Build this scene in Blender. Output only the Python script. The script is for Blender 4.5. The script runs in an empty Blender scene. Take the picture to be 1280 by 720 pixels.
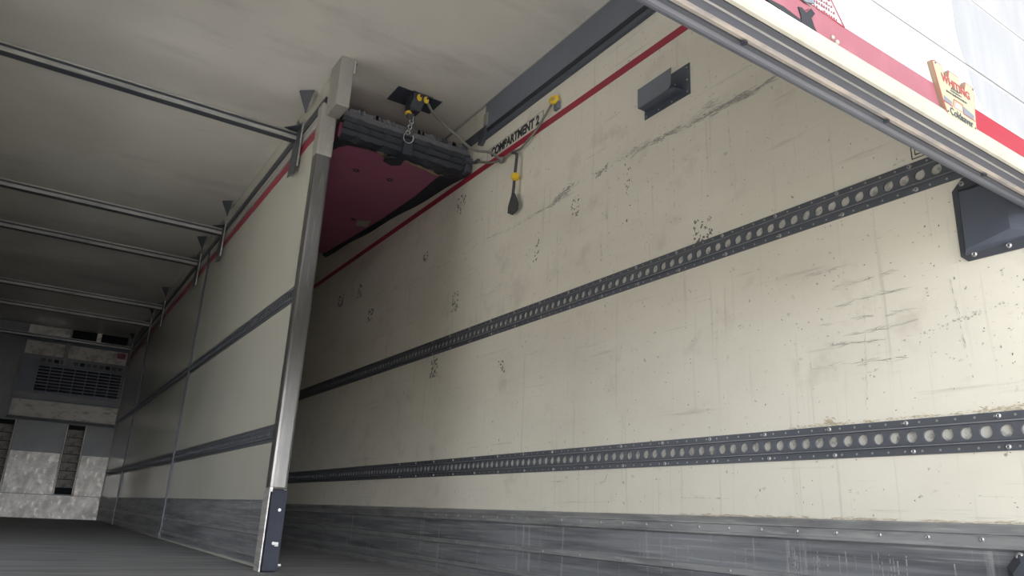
import bpy, bmesh, math, random
from mathutils import Vector, Matrix, Euler
C = bpy.context.scene.collection
rnd = random.Random(7)

# ------------------------------------------------------------------ camera
cam = bpy.data.cameras.new('camera'); camo = bpy.data.objects.new('camera', cam); C.objects.link(camo)
cam.sensor_fit = 'HORIZONTAL'; cam.sensor_width = 36.0
cam.lens = 928.93 / 1280 * 36.0; cam.clip_start = .02; cam.clip_end = 500
camo.rotation_euler = (1.87378262, -0.04712691, -0.57233763)
bpy.context.scene.camera = camo

# ------------------------------------------------------------------ light
SKY = 1.0
GLOW_DIR = (-.12, -1, .10)
world = bpy.data.worlds.new('sky'); bpy.context.scene.world = world; world.use_nodes = True
nt = world.node_tree; nt.nodes.clear()
wo = nt.nodes.new('ShaderNodeOutputWorld'); bg = nt.nodes.new('ShaderNodeBackground')
tc = nt.nodes.new('ShaderNodeTexCoord'); sep = nt.nodes.new('ShaderNodeSeparateXYZ')
nt.links.new(tc.outputs['Generated'], sep.inputs[0])
# bright hazy sky low behind the trailer (towards -Y), softer overhead
dt = nt.nodes.new('ShaderNodeVectorMath'); dt.operation = 'DOT_PRODUCT'
dt.inputs[1].default_value = Vector(GLOW_DIR).normalized(); nt.links.new(tc.outputs['Generated'], dt.inputs[0])
mr = nt.nodes.new('ShaderNodeMapRange'); mr.inputs['From Min'].default_value = .2; mr.inputs['From Max'].default_value = 1
nt.links.new(dt.outputs['Value'], mr.inputs['Value'])
pw = nt.nodes.new('ShaderNodeMath'); pw.operation = 'POWER'; pw.inputs[1].default_value = 3.0
nt.links.new(mr.outputs[0], pw.inputs[0])
mx = nt.nodes.new('ShaderNodeMix'); mx.data_type = 'RGBA'
mx.inputs['A'].default_value = (.50, .53, .57, 1); mx.inputs['B'].default_value = (3.0, 3.2, 3.5, 1)
nt.links.new(pw.outputs[0], mx.inputs['Factor'])
# narrow bright lobe added to the unseen sky to light the front wall
pw2 = nt.nodes.new('ShaderNodeMath'); pw2.operation = 'POWER'; pw2.inputs[1].default_value = 22.0
nt.links.new(mr.outputs[0], pw2.inputs[0])
mx2 = nt.nodes.new('ShaderNodeMix'); mx2.data_type = 'RGBA'; mx2.blend_type = 'ADD'; mx2.inputs['B'].default_value = (9.0, 8.9, 8.7, 1)
nt.links.new(pw2.outputs[0], mx2.inputs['Factor']); nt.links.new(mx.outputs['Result'], mx2.inputs['A'])
nt.links.new(mx2.outputs['Result'], bg.inputs['Color']); bg.inputs['Strength'].default_value = SKY
nt.links.new(bg.outputs[0], wo.inputs[0])
sun = bpy.data.lights.new('sun', 'SUN'); sun.energy = 9.5; sun.angle = math.radians(3); sun.color = (1, .95, .86)
suno = bpy.data.objects.new('sun', sun); C.objects.link(suno)
sd = Vector((0.85, -0.08, 1.25)).normalized()       # direction towards the sun
suno.rotation_euler = sd.to_track_quat('Z', 'Y').to_euler()
vs = bpy.context.scene.view_settings
bpy.context.scene.display_settings.display_device = 'sRGB'
vs.view_transform = 'Standard'; vs.look = 'None'; vs.gamma = 1.0; vs.use_curve_mapping = False
vs.exposure = .95

# ------------------------------------------------------------------ materials
def mat(name, col, rough=.6, metal=0., spec=.5, var=None, scale=6., stretch=(1, 1, 1), amount=.5, detail=6., bump=0., layers=()):
    """principled with layered procedural wear; layers = list of (colour, scale, stretch, lo, hi, strength)"""
    m = bpy.data.materials.new(name); m.use_nodes = True
    n = m.node_tree.nodes; l = m.node_tree.links
    b = n['Principled BSDF']
    b.inputs['Roughness'].default_value = rough; b.inputs['Metallic'].default_value = metal
    b.inputs['Specular IOR Level'].default_value = spec
    b.inputs['Base Color'].default_value = (*col, 1)
    ls = list(layers)
    if var is not None: ls.insert(0, (var, scale, stretch, .5 - .25, .5 + .25, amount))
    if not ls: return m
    t = n.new('ShaderNodeTexCoord'); cur = None; first = None
    for i, (c2, sc, st, lo, hi, k) in enumerate(ls):
        mp = n.new('ShaderNodeMapping'); mp.inputs['Scale'].default_value = st
        mp.inputs['Location'].default_value = (i * 3.1, i * 1.7, i * 5.3)
        l.new(t.outputs['Object'], mp.inputs[0])
        no = n.new('ShaderNodeTexNoise'); no.inputs['Scale'].default_value = sc; no.inputs['Detail'].default_value = detail
        no.inputs['Roughness'].default_value = .62
        l.new(mp.outputs[0], no.inputs['Vector'])
        r = n.new('ShaderNodeMapRange'); r.inputs['From Min'].default_value = lo; r.inputs['From Max'].default_value = hi
        r.inputs['To Min'].default_value = 0; r.inputs['To Max'].default_value = k
        l.new(no.outputs['Fac'], r.inputs['Value'])
        x = n.new('ShaderNodeMix'); x.data_type = 'RGBA'; x.inputs['B'].default_value = (*c2, 1)
        if cur is None: x.inputs['A'].default_value = (*col, 1)
        else: l.new(cur, x.inputs['A'])
        l.new(r.outputs[0], x.inputs['Factor']); cur = x.outputs['Result']
        if first is None: first = no
    l.new(cur, b.inputs['Base Color'])
    if bump:
        bp = n.new('ShaderNodeBump'); bp.inputs['Strength'].default_value = bump; bp.inputs['Distance'].default_value = .004
        l.new(first.outputs['Fac'], bp.inputs['Height']); l.new(bp.outputs[0], b.inputs['Normal'])
    return m

M = {}
DIRT = (.20, .17, .13)
M['wall'] = mat('scratched_cream_panel', (.74, .71, .62), .42, spec=.4, layers=[
    ((.60, .565, .485), 1.3, (1, 1, 1.6), .42, .68, .55),
    ((.42, .40, .35), 6.0, (1, 8, .30), .60, .74, .40),       # vertical streaks
    ((.36, .33, .29), 3.0, (1, .7, 16), .62, .74, .45),        # horizontal scratches
    ((.12, .11, .10), 42, (1, 1, 1.0), .66, .71, .75),         # specks
    ((.30, .28, .25), 24, (1, 1, 1.4), .66, .72, .45),
    ((.46, .42, .36), 5, (1, 1, 1), .58, .70, .35)])
M['panel'] = mat('smooth_cream_panel', (.52, .515, .455), .13, spec=.5, layers=[
    ((.46, .45, .40), 1.2, (1, 1, 1), .40, .70, .5), (DIRT, 2.0, (1, 1, 10), .66, .76, .35)])
M['ceiling'] = mat('grimy_white_ceiling', (.80, .775, .725), .11, spec=.55, layers=[
    ((.66, .63, .58), .9, (1, 1, 1), .38, .68, .7), ((.46, .44, .42), 2.4, (.5, 1.4, 1), .56, .74, .45), ((.25, .22, .20), 40, (1, 1, 1), .70, .76, .5)])
M['floor'] = mat('worn_dark_floor', (.19, .195, .21), .6, layers=[
    ((.34, .34, .34), 2.0, (.5, 5, 1), .42, .66, .7), ((.05, .05, .05), 4.0, (.6, 7, 1), .5, .7, .7), ((.26, .25, .24), 30, (1, 1, 1), .62, .74, .4)])
M['rail'] = mat('dark_slate_rail', (.11, .12, .145)  , .42, metal=.45, var=(.14, .15, .17), scale=7, stretch=(1, .5, 3), amount=.7)
M['ridge'] = mat('highlit_worn_crest', (.20, .215, .24), .4, metal=.4, var=(.42, .43, .45), scale=6, stretch=(1, 1, 1), amount=.8)  # worn crest painted lighter as a thin highlight
M['pocket'] = mat('rail_hole_backing', (.52, .51, .47), .6, layers=[((.16, .16, .165), 45, (1, 1, 1), .50, .62, .7)])
M['rivet'] = mat('bright_screw_steel', (.42, .42, .42), .35, metal=.7)
M['alu'] = mat('worn_aluminium', (.52, .51, .49), .40, metal=.35, layers=[((.20, .205, .21), 3, (1, .5, 9), .42, .68, .8), ((.58, .58, .58), 5, (1, .4, 14), .56, .70, .5)])
M['kick'] = mat('scuffed_aluminium_kick', (.27, .28, .30), .48, metal=.35, layers=[
    ((.11, .115, .13), 2.6, (1, .45, 9), .42, .64, .9), ((.48, .48, .48), 4, (1, .5, 22), .55, .68, .6), ((.55, .55, .54), 2.2, (1, 16, .7), .60, .72, .55), ((.07, .07, .075), 22, (1, 1, 1), .66, .74, .6)])
M['kick_trim'] = mat('kick_trim_aluminium', (.33, .335, .34), .42, metal=.4, layers=[((.13, .13, .14), 5, (1, .6, 5), .45, .68, .7), ((.62, .62, .61), 9, (1, .5, 9), .56, .70, .5)])
M['drip'] = mat('pale_dried_drips', (.40, .40, .40), .7, var=(.30, .30, .30), scale=40, amount=.8)
M['steel_grey'] = mat('veiled_grey_steel', (.20, .222, .275), .5, metal=.2, var=(.15, .16, .185), scale=4, amount=.6)  # lighter bluish base colour stands in for the haze veil near the door
M['steel_dark'] = mat('dark_painted_steel', (.06, .068, .085), .45, metal=.2, var=(.10, .105, .12), scale=8, amount=.6)
M['plate_dark'] = mat('dark_blue_grey_plate', (.105, .12, .155), .38, metal=.3, var=(.07, .08, .11), scale=9, amount=.6)
M['black'] = mat('black_rubber', (.014, .017, .026), .6, var=(.03, .034, .046), scale=10, amount=.6)
M['foot'] = mat('dark_foot_steel', (.03, .034, .048), .8, spec=.2, var=(.05, .055, .07), scale=14, amount=.6)
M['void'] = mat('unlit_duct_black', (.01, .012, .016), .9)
M['red'] = mat('dark_red_stripe', (.36, .022, .055), .4, var=(.26, .02, .05), scale=9, amount=.6)
M['bulk_red'] = mat('faded_maroon_skin', (.34, .105, .185), .5, layers=[((.25, .075, .14), 2.0, (1, 1, 1), .42, .66, .6), ((.45, .20, .22), 30, (1, 1, 1), .70, .76, .5)])
M['foam'] = mat('torn_yellow_foam', (.30, .23, .16), .9, var=(.20, .15, .11), scale=40, amount=.8, bump=.6)
M['frayed'] = mat('grey_frayed_edge', (.09, .09, .10), .8, var=(.17, .17, .175), scale=25, amount=.6, bump=.6)
M['galv'] = mat('galvanised_post_sleeve', (.36, .345, .32), .5, metal=.25, layers=[((.30, .28, .26), 12, (1, 1, .5), .45, .68, .7), ((.48, .46, .43), 30, (1, 1, 1), .6, .7, .5)])
M['post'] = mat('stained_steel_post', (.15, .145, .14), .30, metal=.5, layers=[((.10, .10, .10), 5, (3, 3, .6), .42, .66, .8), ((.28, .27, .26), 9, (5, 5, .4), .58, .70, .5)])
M['yellow'] = mat('yellow_plastic', (.78, .52, .03), .4, var=(.55, .35, .03), scale=30, amount=.5)
M['cord'] = mat('dirty_grey_rope', (.15, .145, .13), .85, var=(.25, .24, .22), scale=60, amount=.7, bump=.4)
M['strap'] = mat('dark_webbing', (.06, .062, .068), .8)
M['ink'] = mat('black_ink', (.03, .032, .04), .6)
M['scuff'] = mat('grey_scuff', (.24, .24, .245), .75, var=(.50, .48, .43), scale=60, amount=1.0)
M['nick'] = mat('dark_nick', (.13, .125, .12), .75, var=(.28, .27, .25), scale=60, amount=.9)
M['rust'] = mat('rusty_grime', (.42, .33, .21), .8, var=(.60, .55, .44), scale=50, amount=.9)
M['sticker'] = mat('pale_sticker', (.62, .60, .54), .4)
M['front_light'] = mat('streaky_bare_metal', (.74, .70, .66), .45, metal=.2, layers=[((.28, .26, .25), 5, (1.4, 1, 2), .45, .66, .8), ((.75, .73, .70), 9, (2, 1, 1), .55, .68, .5)])
M['front_dirty'] = mat('blotched_bare_metal', (.66, .63, .60), .40, metal=.2, layers=[((.36, .345, .33), 6, (1.2, 1, 1), .40, .62, .85), ((1.0, .95, .88), 9, (1.5, 1, .9), .54, .64, .8)])
M['rung'] = mat('dirty_brown_slats', (.36, .33, .30), .6, layers=[((.12, .11, .10), 9, (2, 1, 1), .45, .62, .85)])
M['front_grey'] = mat('grey_front_panel', (.27, .275, .29), .45, metal=.2, var=(.15, .155, .17), scale=3, amount=.6)
M['front_white'] = mat('off_white_front_panel', (.85, .81, .76), .5, layers=[((.30, .27, .24), 6, (1, 1, 3), .52, .70, .7), ((.08, .07, .06), 11, (1, 1, 1), .62, .68, .7)])
M['grille'] = mat('blue_grey_grille', (.34, .38, .46), .5)
M['door_white'] = mat('white_door_skin', (.46, .46, .47), .35, layers=[((.42, .42, .43), 1.1, (1, 1, .5), .52, .62, .35), ((.35, .35, .35), 60, (1, 1, 1), .70, .74, .5)])
M['door_rail'] = mat('cream_door_bottom_rail', (.29, .275, .23), .45, layers=[((.21, .20, .17), 16, (1, 1, 1), .50, .68, .6)])
M['door_red'] = mat('overexposed_red_film', (.21, .070, .088), .5, spec=.25, layers=[((.26, .10, .12), 14, (1, 1, 1), .5, .7, .5), ((.35, .03, .06), 50, (1, 1, 1), .68, .73, .6)])  # pinker base colour carries the overexposed look of the red film
M['door_red2'] = mat('fresh_red_film', (.21, .007, .018), .5, spec=.2, var=(.28, .03, .045), scale=9, stretch=(1, 1, 6), amount=.5)
M['seal_grey'] = mat('grey_door_seal', (.10, .105, .135), .6, var=(.09, .095, .11), scale=8, stretch=(.4, 3, 3), amount=.7)
M['seal_beige'] = mat('worn_beige_seal', (.34, .30, .265), .7, layers=[((.20, .19, .19), 9, (1, 3, 3), .42, .62, .8)])
M['seal_dark'] = mat('dark_door_seal', (.06, .064, .08), .55, var=(.14, .145, .165), scale=7, stretch=(.3, 6, 3), amount=.7)
M['door_grey'] = mat('greyish_door_skin', (.21, .215, .225), .35, layers=[((.26, .26, .27), 3, (3, 1, .6), .45, .6, .8)])
M['plate_cream'] = mat('cream_enamel_plate', (.30, .28, .18), .4, var=(.27, .25, .16), scale=60, amount=.5)
M['plate_tan'] = mat('tan_plate_edge', (.24, .17, .11), .5)
M['plate_red'] = mat('red_print', (.25, .025, .03), .45)
M['plate_grey'] = mat('grey_blue_print', (.11, .125, .15), .5)
M['asphalt'] = mat('grey_concrete_yard', (.50, .49, .47), .85, var=(.42, .41, .40), scale=2, amount=.7)
M['skin'] = mat('white_trailer_skin', (.75, .75, .74), .4)

# ------------------------------------------------------------------ helpers
def link(name, me, m, parent=None, loc=(0, 0, 0), smooth=False):
    o = bpy.data.objects.new(name, me); C.objects.link(o)
    if not isinstance(m, (list, tuple)): m = [m]
    for q in m: me.materials.append(M[q])
    o.location = loc
    if parent: o.parent = parent
    if smooth:
        for p in me.polygons: p.use_smooth = True
    return o
class MB:
    def __init__(s): s.v = []; s.f = []; s.mi = []; s.k = 0
    def mat(s, k): s.k = k; return s
    def poly(s, pts):
        i = len(s.v); s.v += [tuple(p) for p in pts]; s.f.append(tuple(range(i, i + len(pts)))); s.mi.append(s.k); return s
    def box(s, a, b):
        x0, y0, z0 = a; x1, y1, z1 = b
        i = len(s.v); s.v += [(x0, y0, z0), (x1, y0, z0), (x1, y1, z0), (x0, y1, z0), (x0, y0, z1), (x1, y0, z1), (x1, y1, z1), (x0, y1, z1)]
        for f in ((0, 3, 2, 1), (4, 5, 6, 7), (0, 1, 5, 4), (1, 2, 6, 5), (2, 3, 7, 6), (3, 0, 4, 7)):
            s.f.append(tuple(i + k for k in f)); s.mi.append(s.k)
        return s
    def extrude(s, pts, d):
        """closed polygon pts (3d) extruded by vector d"""
        n = len(pts); i = len(s.v); d = Vector(d)
        s.v += [tuple(p) for p in pts] + [tuple(Vector(p) + d) for p in pts]
        s.f.append(tuple(range(i, i + n))[::-1]); s.f.append(tuple(range(i + n, i + 2 * n))); s.mi += [s.k] * 2
        for k in range(n):
            j = (k + 1) % n; s.f.append((i + k, i + j, i + n + j, i + n + k)); s.mi.append(s.k)
        return s
    def tube(s, pts, r, seg=10, cap=True):
        P = [Vector(p) for p in pts]; n = len(P); R = r if isinstance(r, (list, tuple)) else [r] * n
        up = Vector((0, 0, 1)); base = len(s.v)
        prev = None
        for k in range(n):
            t = (P[min(k + 1, n - 1)] - P[max(k - 1, 0)]).normalized()
            if prev is None: a = t.orthogonal().normalized()
            else: a = (prev - t * prev.dot(t)).normalized()
            prev = a; b = t.cross(a)
            for j in range(seg):
                an = 2 * math.pi * j / seg
                s.v.append(tuple(P[k] + (a * math.cos(an) + b * math.sin(an)) * R[k]))
        for k in range(n - 1):
            for j in range(seg):
                q = (j + 1) % seg
                s.f.append((base + k * seg + j, base + k * seg + q, base + (k + 1) * seg + q, base + (k + 1) * seg + j)); s.mi.append(s.k)
        if cap:
            s.f.append(tuple(base + j for j in range(seg))[::-1]); s.f.append(tuple(base + (n - 1) * seg + j for j in range(seg))); s.mi += [s.k] * 2
        return s
    def torus(s, c, nrm, R, r, a0=0, a1=2 * math.pi, n=24, seg=8):
        nrm = Vector(nrm).normalized(); a = nrm.orthogonal().normalized(); b = nrm.cross(a); c = Vector(c)
        pts = [c + (a * math.cos(t) + b * math.sin(t)) * R for t in [a0 + (a1 - a0) * k / n for k in range(n + 1)]]
        return s.tube(pts, r, seg)
    def sphere(s, c, r, nu=16, nv=10):
        rx, ry, rz = r if isinstance(r, (list, tuple)) else (r, r, r); base = len(s.v)
        for i in range(nv + 1):
            ph = math.pi * i / nv
            for j in range(nu):
                th = 2 * math.pi * j / nu
                s.v.append((c[0] + rx * math.sin(ph) * math.cos(th), c[1] + ry * math.sin(ph) * math.sin(th), c[2] + rz * math.cos(ph)))
        for i in range(nv):
            for j in range(nu):
                q = (j + 1) % nu; s.f.append((base + i * nu + j, base + i * nu + q, base + (i + 1) * nu + q, base + (i + 1) * nu + j)); s.mi.append(s.k)
        return s
    def mesh(s, name='m', bevel=0):
        me = bpy.data.meshes.new(name); me.from_pydata(s.v, [], s.f)
        for p, k in zip(me.polygons, s.mi): p.material_index = k
        bm = bmesh.new(); bm.from_mesh(me)
        if bevel:
            bmesh.ops.bevel(bm, geom=[e for e in bm.edges if len(e.link_faces) == 2 and e.calc_face_angle(0) > .6], offset=bevel, segments=2, affect='EDGES', profile=.6)
        bmesh.ops.recalc_face_normals(bm, faces=bm.faces)
        bm.to_mesh(me); bm.free(); me.update(); return me
    def build(s, name, m, parent=None, bevel=0, smooth=False):
        # origin of the object at the middle of its bounding box
        xs = list(zip(*s.v)); c = Vector(((min(xs[0]) + max(xs[0])) / 2, (min(xs[1]) + max(xs[1])) / 2, (min(xs[2]) + max(xs[2])) / 2))
        s.v = [tuple(Vector(v) - c) for v in s.v]
        loc = c - (parent_world(parent) if parent else Vector((0, 0, 0)))
        return link(name, s.mesh(name, bevel), m, parent, loc, smooth)
def parent_world(p):
    v = Vector((0, 0, 0))
    while p is not None: v += p.location; p = p.parent
    return v
def thing(name, label, cat, loc=(0, 0, 0), group=None):
    o = bpy.data.objects.new(name, None); o.empty_display_size = .05; C.objects.link(o); o.location = loc
    o['label'] = label; o['category'] = cat
    if group: o['group'] = group
    return o
def tag(o, label, cat, group=None):
    o['label'] = label; o['category'] = cat
    if group: o['group'] = group
    return o
def struct(o): o['kind'] = 'structure'; return o
def text(body, size, m, origin, right, up, sx=1., extr=.0006, name='lettering', parent=None, align='CENTER', bold=.0):
    cu = bpy.data.curves.new(name, 'FONT'); cu.body = body; cu.size = size; cu.extrude = extr; cu.align_x = align; cu.align_y = 'CENTER'
    cu.offset = bold
    t = bpy.data.objects.new('t', cu); C.objects.link(t)
    dg = bpy.context.evaluated_depsgraph_get(); me = bpy.data.meshes.new_from_object(t.evaluated_get(dg))
    bpy.data.objects.remove(t)
    right = Vector(right).normalized(); up = Vector(up).normalized(); nrm = right.cross(up)
    for v in me.vertices:
        p = v.co; v.co = right * (p.x * sx) + up * p.y + nrm * p.z
    me.materials.clear()
    return link(name, me, m, parent, Vector(origin) - (parent_world(parent) if parent else Vector()))

# ------------------------------------------------------------------ dimensions (metres, camera at the origin)
XR, XL, XD = 1.90, -.72, 1.03
ZF, ZC = -.277, 2.36
YB, YF = .58, 12.45      # rear sill, front wall

# ------------------------------------------------------------------ room shell
struct(MB().box((XL - .1, YB, ZF - .06), (XR + .1, YF + .1, ZF)).build('floor', 'floor'))
struct(MB().box((XL - .1, YB + .08, ZC), (XR + .1, YF + .1, ZC + .08)).build('ceiling', 'ceiling'))
wr = struct(MB().box((XR, YB + .14, ZF), (XR + .08, YF, ZC)).build('wall_right', 'wall'))
SY0, SY1, SZ1 = 3.3, 4.8, 1.6                                       # unseen left wall opening, added to let daylight onto the divider
struct(MB().box((XL - .08, YB + .14, ZF), (XL, SY0, ZC)).box((XL - .08, SY1, ZF), (XL, YF, ZC)).box((XL - .08, SY0, SZ1), (XL, SY1, ZC)).build('wall_left', 'wall'))
wf = struct(MB().box((XL, YF, ZF), (XR, YF + .08, ZC)).build('wall_front', 'front_grey'))
# rear frame: two posts, header and sill
jamb = struct(MB().box((XR, YB - .06, ZF - .25), (XR + .14, YB + .14, ZC + .12)).build('trim_1', 'skin', bevel=.006))
MB().box((XR + .03, YB - .062, .6), (XR + .09, YB - .0595, ZC)).build('reflective_tape', 'door_red2', jamb)['label'] = 'vertical red reflective tape'
struct(MB().box((XL - .14, YB - .06, ZF - .25), (XL, YB + .14, ZC + .12)).build('trim_2', 'skin', bevel=.006))
struct(MB().box((XL, YB - .06, ZC - .02), (XR, YB + .08, ZC + .12)).build('trim_3', 'skin', bevel=.006))
struct(MB().box((XL, YB - .06, ZF - .25), (XR, YB, ZF - .002)).build('trim_4', 'steel_grey', bevel=.004))
struct(MB().box((-60, -60, -1.52), (60, 60, -1.5)).build('ground', 'asphalt'))

# ------------------------------------------------------------------ marks on the right wall (pattern of the wall: one child mesh)
def wall_pt(y, z, d=.0006): return (XR - d, y, z)
mk = MB()
def fleck(y, z, ly, lz, ang, n=7):
    pts = []
    for k in range(n):
        t = 2 * math.pi * k / n; a = ly * math.cos(t) * rnd.uniform(.5, 1.1); b = lz * math.sin(t) * rnd.uniform(.5, 1.1)
        pts.append(wall_pt(y + a * math.cos(ang) - b * math.sin(ang), z + a * math.sin(ang) + b * math.cos(ang), rnd.uniform(.0004, .0012)))
    mk.poly(pts[::-1])
def path_scuff(pts, width, n, ln, lw):
    for k in range(n):
        t = rnd.random() * (len(pts) - 1); i = int(t); u = t - i
        a = Vector(pts[i]); b = Vector(pts[i + 1]); p = a.lerp(b, u); ang = math.atan2(b[1] - a[1], b[0] - a[0]) + rnd.gauss(0, .16)
        fleck(p[0] + rnd.gauss(0, width), p[1] + rnd.gauss(0, width), ln * rnd.uniform(.3, 1.2), lw * rnd.uniform(.3, 1.1), ang)
path_scuff([(1.415, 1.491), (1.529, 1.482), (1.639, 1.49), (1.778, 1.487), (1.928, 1.499), (2.02, 1.503), (2.152, 1.506)], .007, 190, .030, .0022)
path_scuff([(1.529, 1.482), (1.60, 1.488)], .005, 60, .030, .003)
path_scuff([(1.798, 1.504), (1.735, 1.526), (1.656, 1.522)], .008, 26, .03, .0014)
path_scuff([(2.15, 1.506), (2.30, 1.505), (2.56, 1.50)], .007, 30, .02, .0014)
path_scuff([(2.561, 1.509), (2.654, 1.489), (2.705, 1.465)], .010, 80, .022, .0040)
path_scuff([(2.705, 1.465), (2.855, 1.465), (3.038, 1.458), (3.321, 1.473), (4.1, 1.453)], .004, 60, .030, .0018)
path_scuff([(2.299, 1.517), (2.343, 1.499), (2.382, 1.49)], .008, 26, .012, .006)
path_scuff([(4.109, 1.453), (4.897, 1.5), (5.9, 1.25), (6.39, 1.11)], .02, 40, .07, .0015)
for (a, b) in [((1.342, .755), (1.207, .755)), ((1.265, .698), (1.057, .699)), ((1.284, .638), (1.051, .647)), ((1.301, .595), (1.015, .583)), ((1.228, .546), (1.029, .553)), ((1.293, .529), (1.134, .518)), ((1.339, .469), (1.073, .459))]:
    path_scuff([a, b], .0035, 18, .035, .0007)
path_scuff([(1.023, .513), (.82, .552)], .004, 50, .004, .0018)
for P in [[(2.336, 1.096), (2.348, 1.2)], [(2.16, 1.42), (2.11, 1.31), (2.10, 1.22), (2.08, 1.14), (2.06, 1.02)], [(2.354, .151), (2.30, .16), (2.285, .189)], [(2.65, .165), (2.56, .163)], [(1.91, .101), (1.68, .098)], [(.93, .66), (.91, .40)], [(1.17, .62), (1.19, .33)], [(1.90, 1.44), (1.90, 1.10)], [(2.66, 1.44), (2.67, 1.10)], [(2.90, 1.40), (2.91, 1.02)], [(3.35, 1.40), (3.36, 1.00)], [(3.12, 1.3), (3.2, 1.05)], [(1.62, 1.46), (1.62, 1.2)]]:
    path_scuff(P, .0015, 26, .012, .0006)
mk.build('scuff_marks', 'scuff', wr); mk = MB()
# remains of torn-off stickers: loose black specks inside small rectangles
for (y, z, w, h, n) in [(1.762, 1.04, .045, .045, 60), (3.857, .829, .045, .06, 60), (3.108, .727, .03, .03, 16), (3.665, 1.797, .05, .06, 34), (2.532, 1.393, .03, .05, 40), (3.656, 1.184, .035, .06, 50), (4.966, 1.364, .05, .05, 40), (5.251, 1.6, .05, .07, 24), (5.659, 1.633, .06, .05, 40), (4.109, 1.578, .03, .03, 20), (2.17, 1.36, .02, .16, 16), (2.84, 1.28, .02, .09, 16)]:
    for k in range(n):
        u, v = rnd.uniform(-1, 1), rnd.uniform(-1, 1)
        if n > 30 and abs(u) < .6 and abs(v) < .6 and rnd.random() < .55: continue
        q = max(1, y / 2.6)
        fleck(y + u * w, z + v * h, .0065 * q * rnd.uniform(.4, 1.3), .0045 * q * rnd.uniform(.4, 1.6), rnd.uniform(0, 3), 6)
for k in range(1100):                                                 # scattered nicks
    y = .75 + 4.2 * rnd.random() ** 1.4; z = rnd.uniform(.05, 2.05)
    fleck(y, z, rnd.uniform(.0008, .005), rnd.uniform(.0006, .0022), rnd.choice([0, 1.57, rnd.uniform(0, 3)]), 6)
mk.build('nick_marks', 'nick', wr); mk = MB()
path_scuff([(.74, .302), (1.15, .302), (1.45, .300)], .0028, 230, .007, .0013)
path_scuff([(.74, .304), (.90, .303)], .005, 90, .006, .0018)
path_scuff([(1.29, .305), (1.32, .312)], .005, 40, .006, .003)
path_scuff([(.80, .555), (.76, .40)], .03, 50, .003, .0014)
path_scuff([(.74, .048), (1.9, .046)], .0015, 160, .02, .0012)
mk.build('rust_marks', 'rust', wr)
g = MB()
for P in [(.962, 1.030, .026)]:
    y, z, w = P; t = .0022
    for a in (w, w * .62):
        g.box((XR - .0015, y - a, z - a), (XR - .0004, y + a, z - a + t)).box((XR - .0015, y - a, z + a - t), (XR - .0004, y + a, z + a))
        g.box((XR - .0015, y - a, z - a), (XR - .0004, y - a + t, z + a)).box((XR - .0015, y + a - t, z - a), (XR - .0004, y + a, z + a))
g.build('printed_square', 'ink', wr)['label'] = 'double outlined square print'
MB().box((XR - .0016, YB + .16, 1.920), (XR - .0002, 12.4, 1.958)).build('stripe', 'red', wr)['label'] = 'long dark red stripe'

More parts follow.
